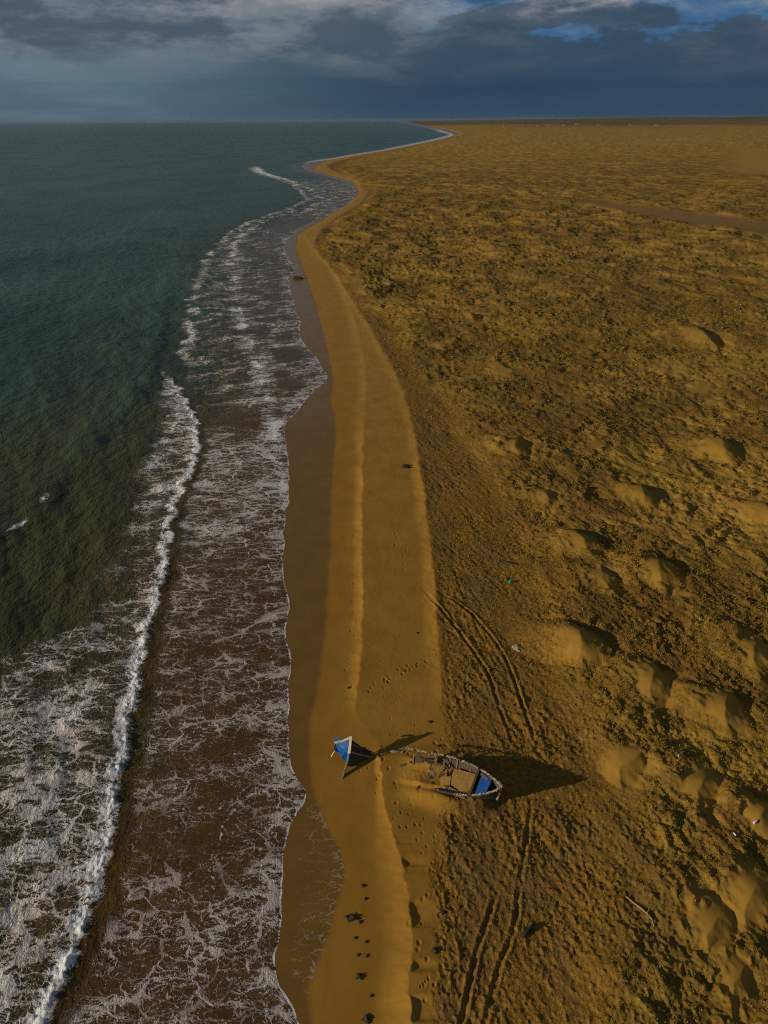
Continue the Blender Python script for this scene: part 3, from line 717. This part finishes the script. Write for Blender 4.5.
bm = bmesh.new(); c0 = fl(.13, .62, .38); sweep(bm, [c0, c0 + Vector((.5, -.1, -.02)), c0 + Vector((1.15, -.16, -.08))], .26, .06); bm_obj('hatch_board', bm, M_DARK, boat)

# ------------------------------------------------------------------ upright end of the hull, broken off, standing on the wet sand
fx, fy = at(342, 779, .02); fz = zt(fx, fy)
piece = empty('boat_stern_fragment', (fx, fy, fz))
tag(piece, 'blue painted end of a wooden boat with cream rails standing broken off on wet sand', 'boat fragment')
tx, ty = at(350, 740, 1.95)
TOP = Vector((tx - fx, ty - fy, 1.95)); ax = TOP.normalized()
stem = lambda h: Vector((TOP.x * h + .10 * math.sin(math.pi * h), TOP.y * h, TOP.z * h - .22 * math.sin(math.pi * h)))
bm = bmesh.new(); sweep(bm, [stem(h) + Vector((0, 0, -.05)) for h in (-.08, .15, .35, .52)], .16, .20, Vector((0, 0, 1)), .08); bm_obj('stern_post', bm, M_GREY, piece)
bm = bmesh.new(); sweep(bm, [stem(h) + Vector((0, 0, -.04)) for h in (.50, .62, .74, .76)], .17, .20, Vector((0, 0, 1)), .05); bm_obj('post_blue_length', bm, M_TEAL, piece)
bm = bmesh.new(); sweep(bm, [stem(h) + Vector((.06, 0, .06)) for h in (.66, .80, .92, 1.05)], .20, .20, Vector((0, 0, 1)), .06); bm_obj('post_cap', bm, M_CREAM, piece)
# seaward planking: widens towards the top, facing the sun
def P3(px, py, z): x, y = at(px, py, z); return Vector((x - fx, y - fy, z - fz))
bm = bmesh.new()
plate(bm, [stem(.48) + Vector((-.10, 0, .02)), stem(.70) + Vector((-.10, 0, .04)), stem(.98) + Vector((-.08, 0, .02)), P3(335.5, 743, 1.75), P3(334, 752, 1.45), P3(338.5, 751.5, 1.35), P3(341, 757, 1.15)], (-.5, -.55, .65), .06)
bm_obj('blue_planking', bm, M_BLUE2, piece)
bm = bmesh.new(); sweep(bm, [stem(.99) + Vector((-.06, .02, .10)), P3(342, 741.5, 1.90), P3(334.5, 743, 1.84)], .15, .12, jag=.12); bm_obj('top_rail', bm, M_CREAM, piece)
bm = bmesh.new(); sweep(bm, [P3(333, 739.5, 1.95), P3(338, 738.6, 2.0), P3(343, 740, 1.98)], .14, .10, jag=.2); bm_obj('torn_plank', bm, M_TEAL, piece)
bm = bmesh.new(); sweep(bm, [P3(335, 751, 1.50), P3(332.6, 754, 1.35), P3(331.4, 757, 1.20)], .07, .06, jag=.2); bm_obj('rib_end', bm, M_CREAM, piece)
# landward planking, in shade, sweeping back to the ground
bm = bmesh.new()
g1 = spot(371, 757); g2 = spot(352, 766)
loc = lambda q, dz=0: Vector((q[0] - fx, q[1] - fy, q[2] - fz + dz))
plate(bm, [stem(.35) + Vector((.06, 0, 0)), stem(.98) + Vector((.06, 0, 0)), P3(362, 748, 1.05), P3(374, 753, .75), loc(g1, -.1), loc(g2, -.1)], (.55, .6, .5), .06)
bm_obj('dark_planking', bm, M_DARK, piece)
for k, (a, b_) in enumerate((((353, 745, 1.75), (366, 748, 1.0)), ((352, 752, 1.4), (372, 757, .65)))):
    bm = bmesh.new(); sweep(bm, [P3(*a), P3((a[0] + b_[0]) / 2, (a[1] + b_[1]) / 2 + .5, (a[2] + b_[2]) / 2), P3(*b_)], .09, .08, jag=.2); bm_obj('rib', bm, M_GREY, piece)

# ------------------------------------------------------------------ planks, seaweed, driftwood and litter
def plank(px, py, l, a, label, mat, w=.16, t=.05):
    x, y, z = spot(px, py); bm = bmesh.new()
    d = Vector((math.cos(a), math.sin(a), 0)) * l / 2
    sweep(bm, [-d, -d * .3 + Vector((0, 0, .015)), d * .4, d], w, t, jag=.2)
    o = bm_obj('broken_plank', bm, mat); o.location = (x, y, z + .04); o.rotation_euler = (.05, .04, 0)
    tag(o, label, 'plank', 'broken planks by the wreck'); return o
plank(396, 752, 1.1, -.1, 'pale bleached plank at the broken left end of the boat', M_RAIL, .2, .08)
plank(378, 756, 1.3, -.35, 'thin dark plank lying between the blue fragment and the boat', M_DARK)
plank(419, 787, .7, .9, 'short dark plank on the sand below the open side of the boat', M_DARK)
plank(404, 765, .8, .3, 'grey plank on bare sand inside the broken left half of the boat', M_GREY)

M_WEED = mat_wood('dark dry seaweed', (.026, .018, .010), (.065, .044, .022), 12, .9)
def seaweed(px, py, size, seed, label, sx=1.0, group='seaweed clumps on the beach'):
    x, y, z = spot(px, py); size *= .72; bm = bmesh.new(); rs = random.Random(seed)
    blob(bm, size * .5, seed, .5, 3, (1.0 * sx, .8, .42))
    for k in range(9):                                   # loose strands round the clump
        a = rs.uniform(0, 6.28); q = Vector((math.cos(a) * sx, math.sin(a), 0)); s = q.orthogonal() * rs.uniform(-.3, .3)
        tube(bm, [q * size * .25 + Vector((0, 0, .02 * size)), q * size * .45 + s * size * .5, q * size * rs.uniform(.5, .7) + s * size + Vector((0, 0, -.03))], [.06 * size, .06 * size, .02 * size], 5)
    o = bm_obj('seaweed_clump', bm, M_WEED, smooth=True); o.location = (x, y, z + .02)
    return tag(o, label, 'seaweed', group)
WEEDS = [(363, 886, .35, 1, 'small seaweed clump highest on the lower beach, left of the lit sand bank'), (365, 899, .32, .5, 'narrow upright strip of seaweed beside the lit sand bank below the boats'),
         (352, 918, .62, 1.9, 'widest dark seaweed clump on the lower beach, lying flat towards the water'), (360, 922, .30, 1, 'small seaweed clump touching the right end of the widest clump'),
         (355, 938, .28, 1, 'lone round seaweed knot just below the widest clump'), (366, 942, .30, .6, 'hooked strand of seaweed left of the lit sand bank'),
         (358, 955, .24, 1, 'left one of two small seaweed knots side by side'), (367, 956, .26, 1, 'right one of two small seaweed knots side by side'),
         (359, 977, .50, 1.3, 'compact seaweed clump alone on smooth damp sand near the bottom'), (371, 996, .24, 1, 'tiny seaweed knot at the foot of the lit sand bank near the bottom'),
         (367, 1019, .55, 1.3, 'ragged seaweed clump at the bottom edge of the photo'), (443, 912, .50, 1.2, 'dark clump in place of a pit at the edge of the rough sand right of the sand bank, upper one'),
         (435, 951, .50, 1.1, 'dark clump in place of a pit at the edge of the rough sand right of the sand bank, lower one'), (430, 722, .38, 1.2, 'dark clump on the beach above the blue boat fragment shadow'),  # the two clumps by the rough sand stand in for dark pits
         (439, 746, .36, 1.2, 'dark clump just above the far rail of the wrecked boat'), (417, 633, .32, 1, 'small dark clump beside the start of the wheel tracks'), (349, 688, .34, 1.3, 'dark clump at the lower end of the long lit bank above the blue fragment')]
for i, (px, py, s, sx, lb) in enumerate(WEEDS): seaweed(px, py, s, i + 3, lb, sx)
o = seaweed(405, 467, .95, 41, 'big black heap of seaweed alone at the top of the beach', 1.0); o.scale = (1.7, 1.7, 2.0)

M_DRIFT = mat_wood('driftwood', (.26, .165, .06), (.40, .26, .10), 5)
M_BLACK = mat_wood('black waterlogged wood', (.012, .009, .006), (.03, .02, .014), 5)
def stick(name, pts, rads, mat, label, cat='driftwood', twig=None):
    base = spot(*pts[0]); bm = bmesh.new(); w = []
    for q in pts:
        x, y, z = spot(*q); w.append(Vector((x - base[0], y - base[1], z - base[2] + rads[0] * 1.2)))
    tube(bm, w, rads, 8)
    if twig:
        i, d, l = twig; tube(bm, [w[i], w[i] + Vector(d) * l * .5, w[i] + Vector(d) * l + Vector((0, 0, .05))], [rads[i] * .7, rads[i] * .5, rads[i] * .3], 6)
    o = bm_obj(name, bm, mat, smooth=True); o.location = base
    return tag(o, label, cat)
stick('driftwood_branch', [(626, 897), (633, 903), (640, 908), (647, 914), (652, 920), (654, 927)], [.05, .055, .06, .055, .05, .03], M_DRIFT, 'long thin pale curved branch lying on the rough dune sand', twig=(3, (.5, .6, .3), .4))
stick('driftwood_log', [(522, 938), (527, 933), (531, 929), (534, 925)], [.09, .15, .16, .08], M_BLACK, 'short thick dark log on rough sand beside the wheel ruts', twig=(2, (.6, .1, .4), .3))
stick('driftwood_stick', [(501, 561), (507, 562.5), (512, 564), (517, 564)], [.06, .07, .08, .05], M_BLACK, 'dark straight stick on the rough sand above the small teal container', twig=(2, (.3, .7, .3), .3))
# washed-up trunk by the water up the beach
wx0, wy0, wz0 = spot(293, 278.5); wx1, wy1, _ = spot(303, 279.0)
trunk = empty('fallen_log', (wx0, wy0, wz0)); tag(trunk, 'black tree trunk washed up on the wet sand far up the beach', 'driftwood')
Lx, Ly = wx1 - wx0, wy1 - wy0
bm = bmesh.new(); tube(bm, [(0, 0, .25), (Lx * .3, Ly * .3, .42), (Lx * .6, Ly * .6, .40), (Lx, Ly, .25)], [.28, .42, .40, .22], 10); bm_obj('log_body', bm, M_BLACK, trunk, True)
for k, (a, h) in enumerate(((.15, .5), (.62, .7), (.75, .45))):
    bm = bmesh.new(); tube(bm, [(Lx * a, Ly * a, .4), (Lx * a + .15, Ly * a - .3, .4 + h * .6), (Lx * a + .4, Ly * a - .5, .4 + h)], [.16, .11, .05], 7); bm_obj('root_stub', bm, M_BLACK, trunk, True)

def plain(name, c, rough=.4):
    m, t, b = material(name); co = t.new('ShaderNodeTexCoord').outputs['Object']
    t.put(b.inputs['Base Color'], t.mix(t.step(t.noise(co, 9, 4), .4, .65), c, tuple(v * .72 for v in c))); b.inputs['Roughness'].default_value = rough
    return m
M_TEALP = plain('teal plastic', (.03, .36, .28)); M_WHITEP = plain('white plastic', (.80, .80, .80)); M_BLUEP = plain('pale blue plastic', (.35, .50, .72)); M_BLEACH = plain('bleached sacking', (.40, .32, .22), .9)
def lathe(bm, prof, n=14):
    rings = [[bm.verts.new((max(r_, .002) * math.cos(k * 2 * math.pi / n), max(r_, .002) * math.sin(k * 2 * math.pi / n), z_)) for k in range(n)] for r_, z_ in prof]
    for a, c in zip(rings, rings[1:]):
        for k in range(n): bm.faces.new((a[k], a[(k + 1) % n], c[(k + 1) % n], c[k]))
    bm.faces.new(rings[0][::-1]); bm.faces.new(rings[-1])
def bottle(px, py, l, yaw, m1, m2, label):
    x, y, z = spot(px, py); e = empty('plastic_bottle', (x, y, z + l * .22), (0, math.radians(82), yaw)); tag(e, label, 'bottle')
    bm = bmesh.new(); lathe(bm, [(.02 * l, -.5 * l), (.19 * l, -.49 * l), (.21 * l, -.42 * l), (.20 * l, .12 * l), (.17 * l, .24 * l), (.07 * l, .36 * l), (.065 * l, .42 * l)]); bm_obj('bottle_body', bm, m1, e, True)
    bm = bmesh.new(); lathe(bm, [(.085 * l, .40 * l), (.09 * l, .41 * l), (.09 * l, .49 * l), (.08 * l, .5 * l)]); bm_obj('cap', bm, m2, e)
bottle(755.5, 822, .42, .5, M_WHITEP, M_BLUEP, 'pale white and blue bottle on bare sand at the right edge of the dunes')
bottle(734.5, 834.5, .26, 2.0, M_WHITEP, M_WHITEP, 'tiny white bottle left of and just below the blue and white bottle')
bottle(678.5, 756, .26, 1.0, M_WHITEP, M_WHITEP, 'tiny white bottle among dark scrub above the shaded dunes')
# teal jerrican on the rough sand
x, y, z = spot(509.5, 582.5); can = empty('plastic_canister', (x, y, z), (.2, .5, .6)); tag(can, 'small teal plastic canister lying on the rough sand', 'canister')
bm = bmesh.new(); bmesh.ops.create_cube(bm, size=1)
for v in bm.verts: v.co = Vector((v.co.x * .34, v.co.y * .20, v.co.z * .40 + .18))
bmesh.ops.bevel(bm, geom=bm.edges[:], offset=.04, segments=2, affect='EDGES'); bm_obj('canister_body', bm, M_TEALP, can, True)
bm = bmesh.new(); tube(bm, [(-.12, 0, .38), (-.09, 0, .47), (.06, 0, .47), (.09, 0, .38)], .022, 6); bm_obj('handle', bm, M_TEALP, can, True)
bm = bmesh.new(); lathe(bm, [(.04, .37), (.04, .43), (.035, .44)], 10); o = bm_obj('cap', bm, M_BLACK, can); o.location = (.135, 0, 0)
# bleached sack lying by a hollow, crumpled
x, y, z = spot(517.5, 648.5); bm = bmesh.new(); blob(bm, .48, 77, .35, 4, (1.0, .75, .34), 2.2)
o = bm_obj('crumpled_sack', bm, M_BLEACH, smooth=True); o.location = (x, y, z + .02); o.rotation_euler = (0, .12, -.6)
tag(o, 'crumpled pale sack half buried in the rough sand beside a dark hollow', 'sack')

# ------------------------------------------------------------------ far buildings along the horizon
M_WALLF = plain('pale plaster', (.36, .27, .21), .9); M_ROOFF = plain('dull red roof', (.30, .13, .08), .9); M_WIN = plain('dark window glass', (.03, .035, .04), .3)
FARB = [(508, 5400, 45, 9, 'cream house farthest left on the inland horizon'), (526, 5600, 30, 8, 'second house from the left on the inland horizon'), (541, 5200, 36, 10, 'third house from the left on the inland horizon'),
        (551, 5900, 50, 13, 'broad pale building, fourth from the left on the inland horizon'), (566, 5600, 30, 9, 'fifth house from the left on the inland horizon'), (580, 6000, 42, 15, 'tallest pale building on the inland horizon'),
        (601, 5500, 30, 9, 'small house just right of the tallest building on the horizon'), (633, 5600, 34, 9, 'small house between the two right-hand pale buildings of the horizon'), (659, 5300, 44, 10, 'pale long house rightmost on the inland horizon')]
for px, Y, wd, ht, lb in FARB:
    wd *= .62; ht *= .72
    X = (px - 384) / F * (Y * CP + H * SP); zz = zt(X, Y)
    e = empty('far_house', (X, Y, zz - 1)); tag(e, lb, 'house', 'houses on the inland horizon')
    bm = bmesh.new(); plate(bm, [(-wd / 2, -7, 0), (wd / 2, -7, 0), (wd / 2, 7, 0), (-wd / 2, 7, 0)], (0, 0, 1), ht); wl = bm_obj('wall', bm, M_WALLF, e)
    bm = bmesh.new(); a = [(-wd / 2 - .8, -7.8, ht + .05), (-wd / 2 - .8, 7.8, ht + .05), (-wd / 2 - .8, 0, ht + 3)]; plate(bm, a, (1, 0, 0), wd + 1.6); bm_obj('roof', bm, M_ROOFF, e)
    for k in range(3):
        bm = bmesh.new(); xx = (-1 + k) * wd * .3; plate(bm, [(xx - 1.5, -7.05, 3), (xx + 1.5, -7.05, 3), (xx + 1.5, -7.05, 6), (xx - 1.5, -7.05, 6)], (0, -1, 0), .1); bm_obj('window', bm, M_WIN, wl)

# ------------------------------------------------------------------ air
bm = bmesh.new(); bmesh.ops.create_cube(bm, size=1)
for v in bm.verts: v.co = Vector((v.co.x * 240000, v.co.y * 240000, -4 if v.co.z < 0 else 160))
mh = bpy.data.materials.new('sea haze'); mh.use_nodes = True; ht_ = NT(mh.node_tree)
ht_.n.remove(ht_.n['Principled BSDF']); pv = ht_.new('ShaderNodeVolumePrincipled'); pv.inputs['Color'].default_value = (.26, .38, .50, 1); pv.inputs['Density'].default_value = 1.1e-5; pv.inputs['Anisotropy'].default_value = .0
ht_.l.new(pv.outputs[0], ht_.n['Material Output'].inputs['Volume'])
tag(bm_obj('haze', bm, mh), kind='stuff')

# ------------------------------------------------------------------ sky, sun, camera
SUN_EL = math.radians(16.0)
SHD = math.radians(19.0)                                    # direction the shadows fall, from +x towards +y
sx, sy = -math.cos(SHD), -math.sin(SHD)
wd = bpy.data.worlds.new('World'); S.world = wd; wd.use_nodes = True
t = NT(wd.node_tree); bg = t.n['Background']; out = t.n['World Output']
sky = t.new('ShaderNodeTexSky', sky_type='NISHITA', sun_disc=False, sun_elevation=SUN_EL, sun_rotation=math.atan2(sx, sy) % (2 * math.pi), altitude=40, air_density=1.0, dust_density=.6, ozone_density=1.5)
t.l.new(sky.outputs[0], bg.inputs[0]); bg.inputs[1].default_value = .06
dirv = t.new('ShaderNodeTexCoord').outputs['Generated']
sep = t.new('ShaderNodeSeparateXYZ'); t.l.new(dirv, sep.inputs[0]); X, Y, Z = sep.outputs
den = t.math('ADD', t.math('MAXIMUM', Z, 0.0), .10)
cv = t.new('ShaderNodeCombineXYZ'); t.put(cv.inputs[0], t.math('DIVIDE', X, den)); t.put(cv.inputs[1], t.math('DIVIDE', Y, den)); cvo = cv.outputs[0]
n2 = t.noise(t.mapping(dirv, (3.2, 3.2, 15), (0, 0, 0), (1.3, .4, .2)), 1.0, 7, .60)
n3 = t.noise(t.mapping(dirv, (7, 7, 24), (0, .10, 0), (4.4, 2.2, .9)), 1.0, 8, .62)
n4 = t.noise(t.mapping(dirv, (8, 8, 22), (0, 0, 0), (7.7, 5.2, 3.1)), 1.0, 9, .62)
n6 = t.noise(t.mapping(dirv, (5.5, 5.5, 22), (0, .10, 0), (9.4, 3.2, 6.6)), 1.0, 7, .58)
n5 = t.noise(t.mapping(dirv, (3.0, 3.0, 22), (0, .20, 0), (2.7, 8.2, 5.1)), 1.0, 7, .58)
lowc = t.mix(t.step(X, -.45, .06), (.106, .168, .205), (.023, .055, .096))              # rain haze lit at left, dark squall at right
lowc = t.mix(t.step(n5, .42, .60, 0, .65), lowc, t.mix(t.step(X, -.35, .15), (.055, .098, .130), (.019, .043, .082)))
grey = t.mix(t.step(n3, .42, .60), (.062, .088, .120), (.150, .175, .200))              # heavy cloud deck above
grey = t.mix(t.step(X, -.08, .14, 0, .72), grey, (.026, .056, .098))
hi = t.math('ADD', Z, t.math('MULTIPLY', t.math('SUBTRACT', n2, .5), .10))
cl = t.mix(t.step(hi, .038, .092), lowc, grey)
streak = t.math('MULTIPLY', t.step(n5, .50, .62), t.math('MULTIPLY', t.step(Z, .045, .07), t.step(Z, .105, .08)))
cl = t.mix(t.math('MULTIPLY', streak, t.step(X, .12, -.05, .10, .60)), cl, (.165, .190, .210))
rag = t.math('ADD', Z, t.math('MULTIPLY', t.math('SUBTRACT', n4, .5), .11))
gap = t.math('MULTIPLY', t.step(rag, .083, .091), t.step(X, .0, .08))
gap = t.math('MULTIPLY', gap, t.math('MULTIPLY', t.step(n6, .46, .53), t.step(Z, .26, .20)))
cl = t.mix(gap, cl, t.mix(t.step(n3, .44, .62), (.040, .110, .225), (.15, .20, .26)))
brt = t.math('MULTIPLY', t.step(n3, .46, .62), t.step(rag, .105, .128))
cl = t.mix(t.math('MULTIPLY', brt, .85), cl, (.29, .28, .30))
cl = t.mix(t.step(Z, .20, .34), cl, t.mix(t.step(n3, .40, .62), (.045, .060, .068), (.095, .108, .112)))
gap = t.math('MULTIPLY', t.step(rag, .118, .132), t.step(X, -.04, .08))
gap = t.math('MULTIPLY', gap, t.math('MULTIPLY', t.step(n6, .47, .52), t.step(Z, .26, .20)))
cl = t.mix(gap, cl, t.mix(t.step(n3, .42, .60), (.060, .150, .290), (.20, .26, .32)))
over = t.step(Z, .35, .9, 0, .40)
cover = t.math('SUBTRACT', 1.0, t.math('MAXIMUM', t.math('MULTIPLY', gap, .25), over))
bc = t.new('ShaderNodeBackground'); t.put(bc.inputs[0], cl); bc.inputs[1].default_value = 1.0
ms = t.new('ShaderNodeMixShader'); t.put(ms.inputs[0], cover); t.l.new(bg.outputs[0], ms.inputs[1]); t.l.new(bc.outputs[0], ms.inputs[2]); t.l.new(ms.outputs[0], out.inputs[0])

sl = bpy.data.lights.new('Sun', 'SUN'); sl.energy = 3.0; sl.angle = math.radians(.6); sl.color = (1.0, .86, .66)
so = bpy.data.objects.new('Sun', sl); COL.objects.link(so)
so.rotation_euler = Vector((-sx * math.cos(SUN_EL), -sy * math.cos(SUN_EL), -math.sin(SUN_EL))).to_track_quat('-Z', 'Y').to_euler()

cam = bpy.data.cameras.new('Camera'); co = bpy.data.objects.new('Camera', cam); COL.objects.link(co); S.camera = co
cam.sensor_fit = 'VERTICAL'; cam.sensor_height = 36; cam.lens = F / 1024 * 36; cam.clip_end = 300000; cam.clip_start = .5
co.matrix_world = Matrix.Translation((0, 0, H)) @ Matrix.Rotation(math.pi / 2 - P, 4, 'X') @ Matrix.Rotation(-ROLL, 4, 'Z')
S.view_settings.view_transform = 'Standard'; S.view_settings.look = 'None'; S.view_settings.gamma = 1; S.view_settings.exposure = 0.2
S.cycles.max_bounces = 5; S.cycles.diffuse_bounces = 2; S.cycles.glossy_bounces = 3
S.cycles.use_denoising = False; S.cycles.filter_width = 1.1
